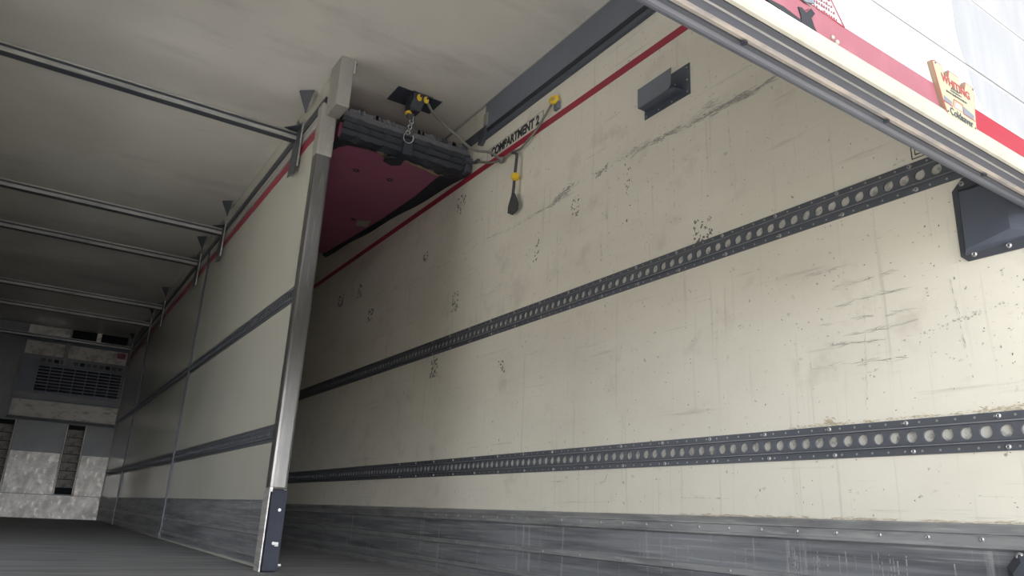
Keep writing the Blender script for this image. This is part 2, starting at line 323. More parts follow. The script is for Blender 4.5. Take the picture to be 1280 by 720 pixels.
# ------------------------------------------------------------------ load rails with round holes
def rail_mesh(y0, y1, z0, pitch, r, h=.09):
    """flat flanges, two ridges and a raised web pierced by holes; faces -X, back plane at x=0"""
    b = MB(); n = int((y1 - y0) / pitch)
    prof = [(0, 0), (-.003, 0), (-.003, .0190), (-.010, .0205), (-.010, .0228), (-.006, .0250)]
    z = [p[1] for p in prof]; top = [(x, h - zz) for x, zz in prof][::-1]
    for pr in (prof, top):
        for (xa, za), (xb, zb) in zip(pr, pr[1:]):
            b.mat(3 if xa == xb == -.010 else 0)
            b.poly([(xa, y0, z0 + za), (xb, y0, z0 + zb), (xb, y1, z0 + zb), (xa, y1, z0 + za)][::-1])
    b.mat(0); wz0, wz1 = z0 + .0250, z0 + h - .0250; wc = (wz0 + wz1) / 2; hh = (wz1 - wz0) / 2
    seg = 20
    for k in range(n):
        yc = y0 + (k + .5) * pitch; hw = pitch / 2
        inner = []; outer = []
        for j in range(seg):
            a = 2 * math.pi * (j + .5) / seg; c, s = math.cos(a), math.sin(a)
            rr = r * (1.14 if 2.0 < a < 2.6 else 1)           # key notch on the far upper side
            rr = r * (1.16 if .55 < a < 1.1 else 1)
            t = min(hw / max(abs(c), 1e-6), hh / max(abs(s), 1e-6))
            inner.append((yc - c * rr, wc + s * rr)); outer.append((yc - c * t, wc + s * t))
        # add exact corners
        for j in range(seg):
            q = (j + 1) % seg; o0, o1 = outer[j], outer[q]
            pts = [(-.007, *inner[j]), (-.007, *o0)]
            if abs(abs(o0[0] - yc) - hw) > 1e-6 and abs(abs(o1[0] - yc) - hw) < 1e-6 or abs(abs(o0[0] - yc) - hw) < 1e-6 and abs(abs(o1[0] - yc) - hw) > 1e-6:
                cy = yc + hw * (1 if (o0[0] + o1[0]) / 2 > yc else -1); cz = wc + hh * (1 if (o0[1] + o1[1]) / 2 > wc else -1)
                pts.append((-.007, cy, cz))
            pts += [(-.007, *o1), (-.007, *inner[q])]
            b.mat(0).poly(pts)
            b.poly([(-.007, *inner[j]), (-.007, *inner[q]), (-.0005, *inner[q]), (-.0005, *inner[j])])
        b.mat(1)
        b.poly([(-.0006, yc - r * 1.2, wc - r * 1.2), (-.0006, yc + r * 1.2, wc - r * 1.2), (-.0006, yc + r * 1.2, wc + r * 1.2), (-.0006, yc - r * 1.2, wc + r * 1.2)])
        # small rivet dots of both flanges
        if yc < 6.5:
            for zz in (z0 + .009, z0 + h - .009):
                b.mat(2); m = 8; b.poly([(-.0042, yc - hw + .0032 * math.cos(2 * math.pi * i / m), zz + .0032 * math.sin(2 * math.pi * i / m)) for i in range(m)])
        b.mat(0)
    # closing ends
    b.box((-.008, y0 - .002, z0), (0, y0, z0 + h)).box((-.008, y1, z0), (0, y1 + .002, z0 + h))
    yy = y0 + n * pitch
    b.poly([(-.007, yy, wz0), (-.007, y1, wz0), (-.007, y1, wz1), (-.007, yy, wz1)])
    return b
def screw(parent, x, y, z, r=.0050, name='screw'):
    b = MB(); n = 14
    b.tube([(x, y, z), (x - .0016, y, z), (x - .0026, y, z)], [r * 1.3, r * 1.25, r * .95], n)
    b.torus((x - .0028, y, z), (1, 0, 0), r * .72, r * .24, n=14, seg=6)
    b.mat(1).tube([(x - .0026, y, z), (x - .0032, y, z)], r * .42, 6)
    return b.build(name, ['rivet', 'steel_dark'], parent, smooth=False)
def load_rail(label, y0, y1, z0, X, screws, parent=None, pitch=.045, ls=0):
    t = thing('load_rail', label, 'rail', (X, y0, z0)) if parent is None else parent
    b = rail_mesh(y0, y1, z0, pitch, .0148)
    b.v = [(v[0] + X, v[1], v[2]) for v in b.v]
    b.build('perforated_rail', ['rail', 'pocket', 'rivet', 'ridge'], t)
    for y in screws:
        if y < 7:
            screw(t, X - .003, y, z0 + .009); screw(t, X - .003, y + .012, z0 + .090 - .009)
    return t
def near(a, step, n): return [a + step * k for k in range(n)]
r1 = load_rail('lower dark perforated load rail on the right wall, just above the kick plate', .735, 12.4, .2065, XR, near(.850, .2235, 16))
r2 = load_rail('upper dark perforated load rail on the right wall, above the black cover plate', .722, 12.4, .904, XR, near(.985, .2235, 14))

# ------------------------------------------------------------------ kick plates
def kick(parent, X, y0, y1, ztop, zbot, screws1, screws2, mname='sheet'):
    b = MB().box((X - .003, y0, zbot), (X, y1, ztop)); b.build('sheet', 'kick', parent)
    b = MB(); pts = [(X, y0, ztop + .004), (X - .006, y0, ztop), (X - .014, y0, ztop - .014), (X - .0145, y0, ztop - .019), (X - .011, y0, ztop - .021), (X - .011, y0, ztop - .042), (X - .014, y0, ztop - .045), (X - .014, y0, ztop - .050), (X - .003, y0, ztop - .056), (X, y0, ztop - .056)]
    b.extrude(pts, (0, y1 - y0, 0)).build('top_trim', 'kick_trim', parent)
    b = MB(); zz = ztop - .144
    b.extrude([(X, y0, zz), (X - .010, y0, zz - .003), (X - .010, y0, zz - .021), (X, y0, zz - .025)], (0, y1 - y0, 0)).build('rib', 'kick_trim', parent)
    zz = ztop - .245
    b = MB(); b.extrude([(X, y0, zz), (X - .009, y0, zz - .003), (X - .009, y0, zz - .018), (X, y0, zz - .022)], (0, y1 - y0, 0)).build('rib', 'kick_trim', parent)
    b = MB(); b.extrude([(X, y0, zbot + .03), (X - .018, y0, zbot + .012), (X - .018, y0, zbot), (X, y0, zbot)], (0, y1 - y0, 0)).build('floor_trim', 'kick_trim', parent)
    for y in screws1: screw(parent, X - .0108, y, ztop - .031, .0042)
    for y in screws2: screw(parent, X - .0098, y, ztop - .156, .0040)
k = thing('kick_plate', 'scuffed ribbed aluminium kick plate along the bottom of the right wall', 'kick plate', (XR, .74, ZF))
kick(k, XR - .002, .735, 12.4, .040, ZF, near(.806, .125, 26), near(1.683, .25, 12))
b = MB()
for q in range(34):
    y = rnd.choice([rnd.uniform(1.12, 1.48), rnd.uniform(1.12, 1.48), rnd.uniform(.95, 2.2)]); z = -.030 - rnd.uniform(0, .03); L = rnd.uniform(.02, .12)
    while L > 0:
        l = rnd.uniform(.004, .02); w = rnd.uniform(.0006, .0022); b.poly([(XR - .0062, y - w, z), (XR - .0062, y + w, z), (XR - .0062, y + w * .8, z - l), (XR - .0062, y - w * .8, z - l)]); z -= l + rnd.uniform(0, .008); L -= l + .004; y += rnd.gauss(0, .0006)
b.build('pale_drips', 'drip', k)['kind'] = 'stuff'
t = thing('corner_bumper', 'small dark chamfered metal bumper screwed low on the right wall kick plate', 'bumper', (XR, .80, -.1))
b = MB(); y0, y1, z0, z1 = .70, .884, -.20, -.014
out = [(y0, z0), (y1, z0), (y1, z1 - .032), (y1 - .026, z1), (y0, z1)]
inn = [(y0, z0), (y1 - .022, z0), (y1 - .022, z1 - .045), (y1 - .040, z1 - .022), (y0, z1 - .022)]
b.poly([(XR - .015, *p) for p in out]).poly([(XR - .040, *p) for p in inn])
for i in range(5):
    j = (i + 1) % 5; b.poly([(XR - .015, *out[i]), (XR - .015, *out[j]), (XR - .040, *inn[j]), (XR - .040, *inn[i])]); b.poly([(XR, *out[i]), (XR, *out[j]), (XR - .015, *out[j]), (XR - .015, *out[i])])
b.build('body', 'steel_dark', t); screw(t, XR - .020, .8525, -.024, .0075)

# ------------------------------------------------------------------ black track cover by the rear door
t = thing('track_cover', 'large black cover plate on the right wall beneath the roller door edge', 'cover plate', (XR, .8, .78))
b = MB(); y0, y1, z0, z1 = .722, .895, .676, .902; c = .016
flange = [(y0, z0), (y1 - c, z0), (y1, z0 + c), (y1, z1 - .03), (y1 - .03, z1), (y0, z1)]
b.extrude([(XR, *p) for p in flange], (-.004, 0, 0)).build('flange', 'steel_dark', t, bevel=.001)
box_o = [(y0, z0 + .030), (y1 - .012, z0 + .014), (y1 - .014, z1 - .03), (y0, z1 - .03)]
box_i = [(y0 + .045, z0 + .050), (y1 - .022, z0 + .026), (y1 - .024, z1 - .045), (y0 + .045, z1 - .045)]
b = MB(); b.poly([(XR - .020, *p) for p in box_i])
for i in range(4):
    j = (i + 1) % 4; b.poly([(XR - .004, *box_o[i]), (XR - .004, *box_o[j]), (XR - .020, *box_i[j]), (XR - .020, *box_i[i])])
b.build('raised_cover', 'plate_dark', t)
for y, z in ((.862, .690), (.782, .690), (.868, .886)): screw(t, XR - .004, y, z, .0055)

# ------------------------------------------------------------------ door-height channel at the wall/ceiling corner, right side
t = thing('corner_channel', 'long blue-grey steel channel under the ceiling along the top of the right wall', 'channel', (XR, .75, 2.2))
y0, y1 = .74, 3.42
MB().box((XR - .012, y0, 2.185), (XR, y1, ZC)).build('fascia', 'steel_grey', t, bevel=.002)
MB().extrude([(XR, y0, 2.185), (XR - .010, y0, 2.185), (XR - .004, y0, 2.170), (XR - .004, y0, 2.150), (XR, y0, 2.150)], (0, y1 - y0, 0)).build('groove', 'black', t)  # black colour stands in for the shade inside the recess
MB().extrude([(XR, y0, 2.150), (XR - .016, y0, 2.146), (XR - .016, y0, 2.120), (XR, y0, 2.116)], (0, y1 - y0, 0)).build('lower_lip', 'plate_dark', t)
MB().box((XR - .014, y0, ZC - .006), (XR - .0, 6.0, ZC - .0005)).build('edge_strip', 'alu', t)
MB().box((XR - .007, y1 + .01, 2.15), (XR - .001, 4.2, 2.215)).build('rear_section', 'plate_dark', t)
MB().box((XR - .020, y1 - .035, 2.205), (XR - .008, y1 + .005, 2.285)).build('end_clip', 'galv', t, bevel=.002)
MB().extrude([(XR - .001, y1 - .02, 2.20), (XR - .001, y1 + .05, 2.19), (XR - .001, y1 + .05, 2.10), (XR - .001, y1 + .02, 2.09), (XR - .001, y1 - .02, 2.13)], (-.022, 0, 0)).build('end_hook', 'steel_dark', t)

# ------------------------------------------------------------------ compartment label
t = thing('compartment_label', 'pale strip label with black compartment lettering above the red wall stripe', 'label', (XR, 3.1, 1.98))
MB().box((XR - .0014, 2.822, 1.962), (XR - .0002, 3.385, 2.035)).build('backing', 'sticker', t)
g = MB()
for a, bb in (((2.822, 2.033), (3.385, 2.035)), ((2.822, 1.962), (2.824, 2.035)), ((3.383, 1.962), (3.385, 2.035))):
    g.box((XR - .0018, a[0], a[1]), (XR - .0010, bb[0], bb[1]))
g.build('outline', 'ink', t)
lt = text('COMPARTMENT 2', .074, 'ink', (XR - .0022, 3.10, 1.996), (0, -1, 0), (0, 0, 1), sx=.80, parent=t, bold=.0032)

# ------------------------------------------------------------------ J-shaped bracket on the wall
t = thing('wall_bracket', 'dark blue-grey folded steel bracket riveted high on the right wall below the red stripe', 'bracket', (XR, 1.9, 1.65))
MB().box((XR - .003, 1.800, 1.622), (XR, 2.060, 1.762)).build('back_plate', 'plate_dark', t, bevel=.0008)
MB().extrude([(XR - .003, 2.045, 1.655), (XR - .052, 2.045, 1.655), (XR - .052, 1.845, 1.655), (XR - .003, 1.835, 1.655)], (0, 0, -.003)).build('ledge', 'plate_dark', t)
MB().extrude([(XR - .055, 2.045, 1.652), (XR - .055, 1.87, 1.655), (XR - .055, 1.857, 1.672), (XR - .055, 1.850, 1.744), (XR - .055, 2.045, 1.740)], (.003, 0, 0)).build('front_lip', 'steel_grey', t)['label'] = 'lighter grey front lip'
for y, z in ((1.815, 1.636), (1.815, 1.69), (1.815, 1.745), (1.90, 1.632), (1.975, 1.632), (2.048, 1.634), (1.88, 1.70)): screw(t, XR - .003, y, z, .0028)

# ------------------------------------------------------------------ divider between the compartments (three panels)
pan = [(3.70, 6.74, 'cream divider panel nearest the doorway, behind the steel end post'), (6.755, 10.30, 'middle cream divider panel, past the first vertical joint'), (10.315, 12.43, 'far cream divider panel, in the dark beside the refrigeration unit')]
for i, (y0, y1, lab) in enumerate(pan):
    t = thing('divider_panel', lab, 'divider panel', (XD, y0, ZF), 'panels of the long divider')
    MB().box((XD, y0, ZF + .004), (XD + .05, y1, ZC - .004)).build('panel_core', 'panel', t)
    MB().box((XD + .0505, y0, ZF + .004), (XD + .056, y1, ZC - .004)).build('right_hand_bounce_skin', 'ceiling', t)  # unseen pale face, added to bounce light into the right compartment
    b = rail_mesh(y0 + .01, y1 - .01, .3175, .045, .0148); b.v = [(v[0] + XD, v[1], v[2]) for v in b.v]
    b.build('load_rail', ['rail', 'pocket', 'rivet', 'ridge'], t)['label'] = 'lower perforated load rail'
    b = rail_mesh(y0 + .01, y1 - .01, 1.048, .045, .0148); b.v = [(v[0] + XD, v[1], v[2]) for v in b.v]
    b.build('load_rail', ['rail', 'pocket', 'rivet', 'ridge'], t)['label'] = 'upper perforated load rail'
    if i == 0:
        MB().box((XD - .012, y0, .315), (XD, y0 + .022, .41)).build('rail_end_cap', 'alu', t)
        MB().box((XD - .012, y0, 1.045), (XD, y0 + .022, 1.14)).build('rail_end_cap', 'alu', t)
    MB().box((XD - .003, y0 + .004, ZF + .02), (XD, y1 - .004, .038)).build('kick_sheet', 'kick', t)
    for zz in (-.105, -.205):
        MB().extrude([(XD - .002, y0 + .03, zz), (XD - .010, y0 + .03, zz - .003), (XD - .010, y0 + .03, zz - .020), (XD - .002, y0 + .03, zz - .024)], (0, y1 - y0 - .05, 0)).build('kick_rib', 'kick_trim', t)
    MB().extrude([(XD, y0, 2.222), (XD - .014, y0, 2.218), (XD - .020, y0, 2.19), (XD - .014, y0, 2.160), (XD, y0, 2.156)], (0, y1 - y0, 0)).build('top_beam', 'steel_dark', t)
    MB().box((XD - .010, y0, 2.088), (XD, y1, 2.156)).build('trim_strip', 'alu', t, bevel=.002)
    MB().box((XD - .002, y0, 2.030), (XD, y1, 2.086)).build('stripe', 'red', t)
    if i < 2:
        MB().box((XD - .016, y1 - .014, ZF + .01), (XD + .05, y1 + .014, 2.15)).build('joint_strip', 'steel_dark', t, bevel=.003)
    if i == 0:
        MB().box((XD - .018, y1 - .01, ZF + .03), (XD - .012, y1 + .14, ZF + .05)).build('floor_catch', 'galv', t)
        MB().box((XD - .008, y0, ZF + .03), (XD - .003, y0 + .05, .034)).build('kick_end_strip', 'alu', t)

# end post of the divider
t = thing('end_post', 'tall stained steel post at the near end of the divider, with dark foot', 'post', (XD, 3.66, ZF))
PX0, PX1, PY0, PY1 = .985, 1.068, 3.62, 3.70
def post_seg(name, z0, z1, g=0., m='post', bev=.012):
    b = MB().box((PX0 - g, PY0 - g, z0), (PX1 + g, PY1, z1)); return b.build(name, m, t, bevel=bev)
post_seg('column', .085, 1.84)
post_seg('upper_sleeve', 1.82, 2.135, .003, 'galv')['label'] = 'pale galvanised sleeve'
MB().box((1.008, 3.47, 2.06), (1.085, 3.64, ZC)).build('head', 'galv', t, bevel=.008)['label'] = 'boxy grey head at the ceiling'
b = MB().box((PX0 + .012, PY0 - .006, ZF + .004), (PX1 + .004, PY1, .085)).build('foot', 'foot', t, bevel=.010); b['label'] = 'dark foot cover'
MB().box((PX0 - .002, PY0 - .010, ZF + .002), (PX0 + .004, PY1, .092)).build('foot_edge_plate', 'alu', t)
MB().box((PX0, PY0 - .012, .075), (PX0 + .012, PY0 + .02, .095)).build('foot_edge_plate', 'alu', t)
def bolt(x, y, z, par, m='rivet', r=.010):
    b = MB().tube([(x, y, z), (x, y - .004, z)], r, 14).tube([(x, y - .003, z), (x, y - .008, z)], r * .6, 6); b.build('bolt', m, par)
bolt(1.042, PY0 - .006, -.005, t, r=.007); bolt(1.034, PY0 - .006, -.152, t, r=.007)
MB().box((1.04, PY0 - .012, -.165), (1.056, PY0 - .006, -.147)).build('bolt_washer', 'alu', t)
MB().tube([(1.068, PY0 + .01, ZF + .03), (1.085, PY0 + .01, ZF + .03)], .007, 10).build('bolt', 'rivet', t)
# small ceiling bracket behind the head, right-hand side
MB().extrude([(1.086, 3.50, ZC), (1.086, 3.62, ZC), (1.086, 3.60, ZC - .12)], (.022, 0, 0)).build('side_gusset', 'steel_dark', t)
MB().box((1.085, 3.47, ZC - .085), (1.092, 3.52, ZC - .005)).build('side_tab', 'sticker', t)

# ------------------------------------------------------------------ cross bars on the left side
labs = ['nearest aluminium cross bar under the left ceiling, meeting the divider by its end post', 'second aluminium cross bar from the doorway, under the left ceiling', 'third aluminium cross bar from the doorway, close behind the second', 'fourth aluminium cross bar from the doorway, well back in the shade', 'fifth aluminium cross bar from the doorway, close behind the fourth', 'farthest cross bar, passing in front of the refrigeration unit']
def make_bar(y, lab):
    t = thing('cross_bar', lab, 'cross bar', (XD, y, 2.17), 'cross bars under the left ceiling')
    # C profile open towards the doorway
    pr = [(0, 0), (.046, 0), (.046, .050), (0, .050), (0, .041), (.005, .041), (.005, .046), (.042, .046), (.042, .004), (.005, .004), (.005, .024), (0, .024)]
    b = MB(); b.extrude([(XL + .002, y + a, 2.150 + c) for a, c in pr], (XD - .026 - XL, 0, 0)).build('channel', 'alu', t)
    MB().box((XL + .01, y + .008, 2.156), (XD - .03, y + .012, 2.194)).build('inner_web', 'steel_dark', t)
    MB().box((XL + .01, y + .002, 2.146), (XD - .03, y + .050, 2.1505)).build('underside', 'steel_dark', t)
    # hanger plate against the divider, with two gussets
    MB().extrude([(XD - .028, y - .10, 2.235), (XD - .028, y + .03, 2.235), (XD - .028, y + .09, 1.93), (XD - .024, y + .03, 1.90), (XD - .024, y - .05, 1.98)][:3] + [(XD - .028, y - .06, 1.905)], (.004, 0, 0)).build('hanger_plate', 'steel_dark', t)
    MB().box((XD - .030, y - .108, 1.93), (XD - .0205, y - .103, 2.235)).build('hanger_edge', 'alu', t)
    MB().box((XD - .032, y - .155, 2.27), (XD - .0205, y - .150, ZC - .004)).build('gusset_edge', 'sticker', t)
    MB().extrude([(XD - .03, y - .10, 2.205), (XD - .11, y + .0, 2.205), (XD - .03, y + .02, 2.205)], (0, 0, .003)).build('gusset', 'steel_dark', t)
    MB().extrude([(XD - .03, y - .09, 2.205), (XD - .03, y + .01, 2.205), (XD - .03, y + .0, 2.28)], (-.003, 0, 0)).build('gusset', 'steel_dark', t)
    b = MB(); p = [(XD - .03, y - .27, ZC - .003), (XD - .10, y - .21, ZC - .003), (XD - .03, y - .15, ZC - .10)]
    b.extrude([p[0], p[1], p[2]], (0, .006, 0)); b.extrude([(XD - .03, y - .27, ZC - .003), (XD - .10, y - .21, ZC - .003), (XD - .03, y - .12, ZC - .003)], (0, 0, .003)).build('ceiling_gusset', 'steel_dark', t)
    return t
proto = make_bar(4.175, labs[0])
for y, lab in zip((6.20, 7.22, 9.27, 10.33, 12.25), labs[1:]):
    c = proto.copy(); C.objects.link(c); c.location.y += y - 4.175; c['label'] = lab
    for ch in list(proto.children):
        d = ch.copy(); C.objects.link(d); d.parent = c

# ------------------------------------------------------------------ raised maroon bulkhead in the right compartment
t = thing('raised_bulkhead', 'maroon insulated bulkhead swung up flat under the ceiling of the right compartment', 'bulkhead', (1.5, 3.6, 2.0))
def bz(y): return 1.975 + .078 * (y - 3.62)
low = [(1.10, 3.66), (1.18, 3.60), (1.40, 3.585), (1.60, 3.60), (1.775, 3.64), (1.83, 4.2), (1.86, 4.9), (1.865, 6.15), (1.10, 6.15)]
b = MB(); lo = [(x, y, bz(y)) for x, y in low]; hi = [(x, y, bz(y) + .09) for x, y in low]
b.poly(lo).poly(hi)
for i in range(len(low)):
    j = (i + 1) % len(low); b.poly([lo[i], lo[j], hi[j], hi[i]])
b.build('panel', 'bulk_red', t)
# torn edge foam along the inner side of the folded seal
def inner_y(x):
    P = [(1.08, 4.2), (1.15, 3.80), (1.19, 3.72), (1.30, 3.70), (1.50, 3.70), (1.70, 3.72), (1.83, 3.76), (1.90, 3.80)]
    for (xa, ya), (xb, yb) in zip(P, P[1:]):
        if x <= xb: return ya + (yb - ya) * (x - xa) / (xb - xa)
    return 3.8
b = MB()
for k in range(48):
    x = rnd.choice([rnd.uniform(1.36, 1.46), rnd.uniform(1.50, 1.80), rnd.uniform(1.2, 1.8)]); y = inner_y(x) + rnd.uniform(-.025, .012); q = rnd.uniform(.006, .016)
    b.sphere((x, y, bz(y) - .006), (q * 1.5, q, q * .6), 7, 5)
b.build('torn_foam_edge', 'foam', t)['kind'] = 'stuff'
b = MB(); n = 70                                                        # black seal folded under the near edge
xs = [1.092 + (1.885 - 1.092) * k / n for k in range(n + 1)]
jit = [rnd.uniform(-.010, .010) for _ in xs]; wob = [.004 * math.sin(k * .31) + .003 * math.sin(k * .83 + 1) + rnd.uniform(-.0015, .0015) for k in range(n + 1)]
rows = []
for k, x in enumerate(xs):
    yi = inner_y(x) + jit[k]; z0 = bz(3.6)
    rows.append([(x, yi, bz(yi) - .004), (x, yi - .03, bz(yi) - .014 + wob[k]), (x, 3.62, z0 - .022 - wob[k]), (x, 3.575, z0 - .012 + wob[k]), (x, 3.560, z0 + .012), (x, 3.572 + wob[k], z0 + .030), (x, 3.556, z0 + .052 + wob[k]), (x, 3.575, z0 + .072), (x, 3.568 - wob[k], z0 + .095), (x, 3.60, z0 + .108)])
for p, q in zip(rows, rows[1:]):
    for m_ in range(len(p) - 1): b.poly([p[m_], q[m_], q[m_ + 1], p[m_ + 1]])
b.build('edge_seal', 'black', t, smooth=False)
b = MB().box((1.10, 3.60, bz(3.6) + .10), (1.88, 3.66, bz(3.6) + .165))
for k in range(70):
    x = 1.09 + .78 * rnd.random(); z = bz(3.6) + .165; b.box((x, 3.596, z - .02), (x + rnd.uniform(.004, .016), 3.60, z + rnd.uniform(0, .009)))
b.build('frayed_top_edge', 'frayed', t)
# black side flap against the right wall
b = MB(); ys = [3.60 + (6.2 - 3.60) * k / 26 for k in range(27)]
for a, c in zip(ys, ys[1:]):
    def xi(y):
        P = [(3.55, 1.76), (3.64, 1.775), (4.2, 1.83), (4.9, 1.86), (6.3, 1.865)]
        for (ya, xa), (yb, xb) in zip(P, P[1:]):
            if y <= yb: return xa + (xb - xa) * (y - ya) / (yb - ya)
        return 1.865
    w = .006
    q = [(xi(a) - .004, a, bz(a) - .004), (XR - .004, a, bz(a) - .018 + w * math.sin(a * 7)), (XR - .004, c, bz(c) - .018 + w * math.sin(c * 7)), (xi(c) - .004, c, bz(c) - .004)]
    b.poly(q); b.poly([(x, y, z + .012) for x, y, z in q][::-1])
b.build('side_flap', 'black', t)
MB().box((XR - .05, 3.55, 1.955), (XR - .006, 3.62, 2.05)).build('latch_block', 'steel_dark', t, bevel=.006)
MB().tube([(XR - .05, 3.57, 2.02), (XR - .02, 3.50, 2.00), (XR - .018, 3.455, 1.995)], [.012, .010, .014], 8).build('latch_pin', 'steel_dark', t)
for x, y in ((1.36, 4.06), (1.58, 4.05), (1.42, 5.2), (1.70, 5.0), (1.3, 4.9)):
    MB().torus((x, y, bz(y) - .002), (0, 0, 1), .016, .0035, n=18, seg=6).build('bolt_ring', 'black', t)
# tape remnants
MB().extrude([(1.13, 5.02, bz(5.02) - .001), (1.21, 5.08, bz(5.08) - .001), (1.25, 5.20, bz(5.2) - .001), (1.20, 5.24, bz(5.2) - .001), (1.17, 5.12, bz(5.1) - .001)], (0, 0, -.002)).build('tape_scrap', 'sticker', t)
MB().extrude([(1.72, 4.98, bz(5) - .012), (1.80, 4.90, bz(4.9) - .014), (1.83, 5.05, bz(5) - .016), (1.76, 5.10, bz(5.1) - .014)], (0, 0, -.002)).build('tape_scrap', 'galv', t)
# lifting tab
MB().extrude([(1.385, 3.66, bz(3.7) - .030), (1.40, 3.72, bz(3.7) - .028), (1.46, 3.74, bz(3.7) - .028), (1.50, 3.70, bz(3.7) - .030), (1.485, 3.62, bz(3.6) - .030), (1.50, 3.55, bz(3.6) - .028), (1.44, 3.55, bz(3.6) - .028), (1.435, 3.62, bz(3.6) - .030)], (0, 0, -.010)).build('lifting_tab', 'black', t)
MB().extrude([(1.44, 3.552, bz(3.6) - .035), (1.50, 3.552, bz(3.6) - .035), (1.495, 3.548, bz(3.6) + .06), (1.445, 3.548, bz(3.6) + .06)], (0, -.008, 0)).build('tab_strap', 'black', t)

# ------------------------------------------------------------------ ceiling anchor plate with its yellow eyes
t = thing('ceiling_anchor', 'dark square anchor plate with a boxed bracket and two yellow eyes, screwed to the ceiling', 'anchor plate', (1.52, 3.64, ZC))
MB().box((1.385, 3.562, ZC - .004), (1.668, 3.732, ZC)).build('plate', 'plate_dark', t)
MB().extrude([(1.478, 3.555, ZC - .004), (1.478, 3.665, ZC - .004), (1.478, 3.665, ZC - .095), (1.478, 3.60, ZC - .095), (1.478, 3.545, ZC - .050)], (.072, 0, 0)).build('bracket_box', 'steel_dark', t, bevel=.004)
MB().box((1.470, 3.548, ZC - .012), (1.602, 3.60, ZC - .004)).build('bracket_flange', 'steel_dark', t, bevel=.003)
for x in (1.508, 1.552):
    MB().sphere((x, 3.535, ZC - .046), (.017, .010, .023)).build('yellow_eye', 'yellow', t, smooth=True)
    MB().tube([(x + .003, 3.527, ZC - .040), (x + .003, 3.523, ZC - .040)], .006, 10).build('eye_hole', 'black', t)

# chain and strap holding the bulkhead up
t = thing('hanging_chain', 'short chain with a yellow ball and a steel ring, holding up the maroon bulkhead', 'chain', (1.46, 3.49, 2.2))
MB().sphere((1.462, 3.565, 2.205), .021).build('yellow_ball', 'yellow', t, smooth=True)
MB().tube([(1.500, 3.60, 2.27), (1.462, 3.565, 2.205), (1.456, 3.545, 2.18), (1.464, 3.535, 2.165), (1.468, 3.535, 2.14)], [.010, .012, .015, .015, .009], 10).build('rope_end', 'strap', t)
MB().tube([(1.480, 3.55, 2.20), (1.486, 3.55, 2.13), (1.478, 3.55, 2.05)], [.012, .018, .014], 8).build('slack_strap', 'strap', t)
z = 2.160; x = 1.474
for k in range(6):
    MB().torus((x, 3.53, z), (0, 1, .3) if k % 2 else (1, .2, 0), .0115, .0022, n=14, seg=6).build('chain_link', 'rivet', t); z -= .0185; x -= .0035
MB().torus((1.462, 3.528, 2.035), (0, 1, .25), .030, .0024, a0=0, a1=4.6, n=20, seg=6).build('ring', 'rivet', t)

# ropes
def rope(name, pts, r, label, cat, m='cord'):
    P = [Vector(p) for p in pts]; out = []
    for i in range(len(P) - 1):
        p0 = P[max(i - 1, 0)]; p1 = P[i]; p2 = P[i + 1]; p3 = P[min(i + 2, len(P) - 1)]
        for k in range(8):
            u = k / 8; out.append(.5 * ((2 * p1) + (-p0 + p2) * u + (2 * p0 - 5 * p1 + 4 * p2 - p3) * u * u + (-p0 + 3 * p1 - 3 * p2 + p3) * u ** 3))
    out.append(P[-1]); o = MB().tube(out, r, 8).build(name, m, smooth=True); return tag(o, label, cat)
XW = XR - .02
KN = (XW, 3.19, 1.890)     # knot
rope('pull_rope', [(1.56, 3.55, 2.32), (1.62, 3.54, 2.24), (1.73, 3.45, 2.10), (1.80, 3.38, 2.01), (1.85, 3.27, 1.96), KN], .0075, 'grey rope running from the ceiling anchor plate to the knot by the wall label', 'rope')
t = thing('tie_rope', 'grey knotted rope crossing the compartment label up to the yellow wall eye', 'rope', KN)
def sub(name, pts, r, m='cord'):
    P = [Vector(p) for p in pts]; out = []
    for i in range(len(P) - 1):
        p0 = P[max(i - 1, 0)]; p1 = P[i]; p2 = P[i + 1]; p3 = P[min(i + 2, len(P) - 1)]
        for k in range(8):
            u = k / 8; out.append(.5 * ((2 * p1) + (-p0 + p2) * u + (2 * p0 - 5 * p1 + 4 * p2 - p3) * u * u + (-p0 + 3 * p1 - 3 * p2 + p3) * u ** 3))
    out.append(P[-1]); return MB().tube(out, r, 8).build(name, m, t, smooth=True)
sub('long_end', [KN, (XW, 3.08, 1.893), (XW, 3.00, 1.88), (XW - .003, 2.93, 1.895), (XW, 2.84, 1.935), (XW, 2.72, 2.015)], .0062)
sub('short_end', [KN, (XW, 3.25, 1.905), (XW, 3.33, 1.93), (XW, 3.45, 1.985)], .0065)
MB().sphere(KN, (.016, .022, .018)).build('knot', 'cord', t, smooth=True)
t = thing('drop_strap', 'dark strap hanging on the right wall with a yellow ball and a flat pull tab', 'pull strap', (XW, 3.03, 1.72))
XB = XR - .03
sub('strap', [(XW, 3.075, 1.890), (XW, 3.035, 1.865), (XB, 3.018, 1.81), (XB, 3.025, 1.745), (XB, 3.032, 1.65), (XB, 3.040, 1.60)], .0085, 'strap')
MB().sphere((XB, 3.022, 1.722), .0235).build('yellow_ball', 'yellow', t, smooth=True)
MB().extrude([(XB, 3.028, 1.635), (XB, 3.050, 1.635), (XB, 3.078, 1.575), (XB, 3.082, 1.535), (XB, 3.040, 1.512), (XB, 2.985, 1.525), (XB, 2.984, 1.560)], (.008, 0, 0)).build('pull_tab', 'strap', t, bevel=.002)
t = thing('wall_eye', 'yellow plastic eye on a small grey foot, above the red wall stripe', 'rope eye', (XR, 2.70, 2.03))
MB().torus((XR - .022, 2.700, 2.028), (1, .5, -.3), .017, .012, n=22, seg=10).build('eye', 'yellow', t, smooth=True)
MB().sphere((XR - .018, 2.700, 2.028), .014).build('eye_centre', 'galv', t, smooth=True)
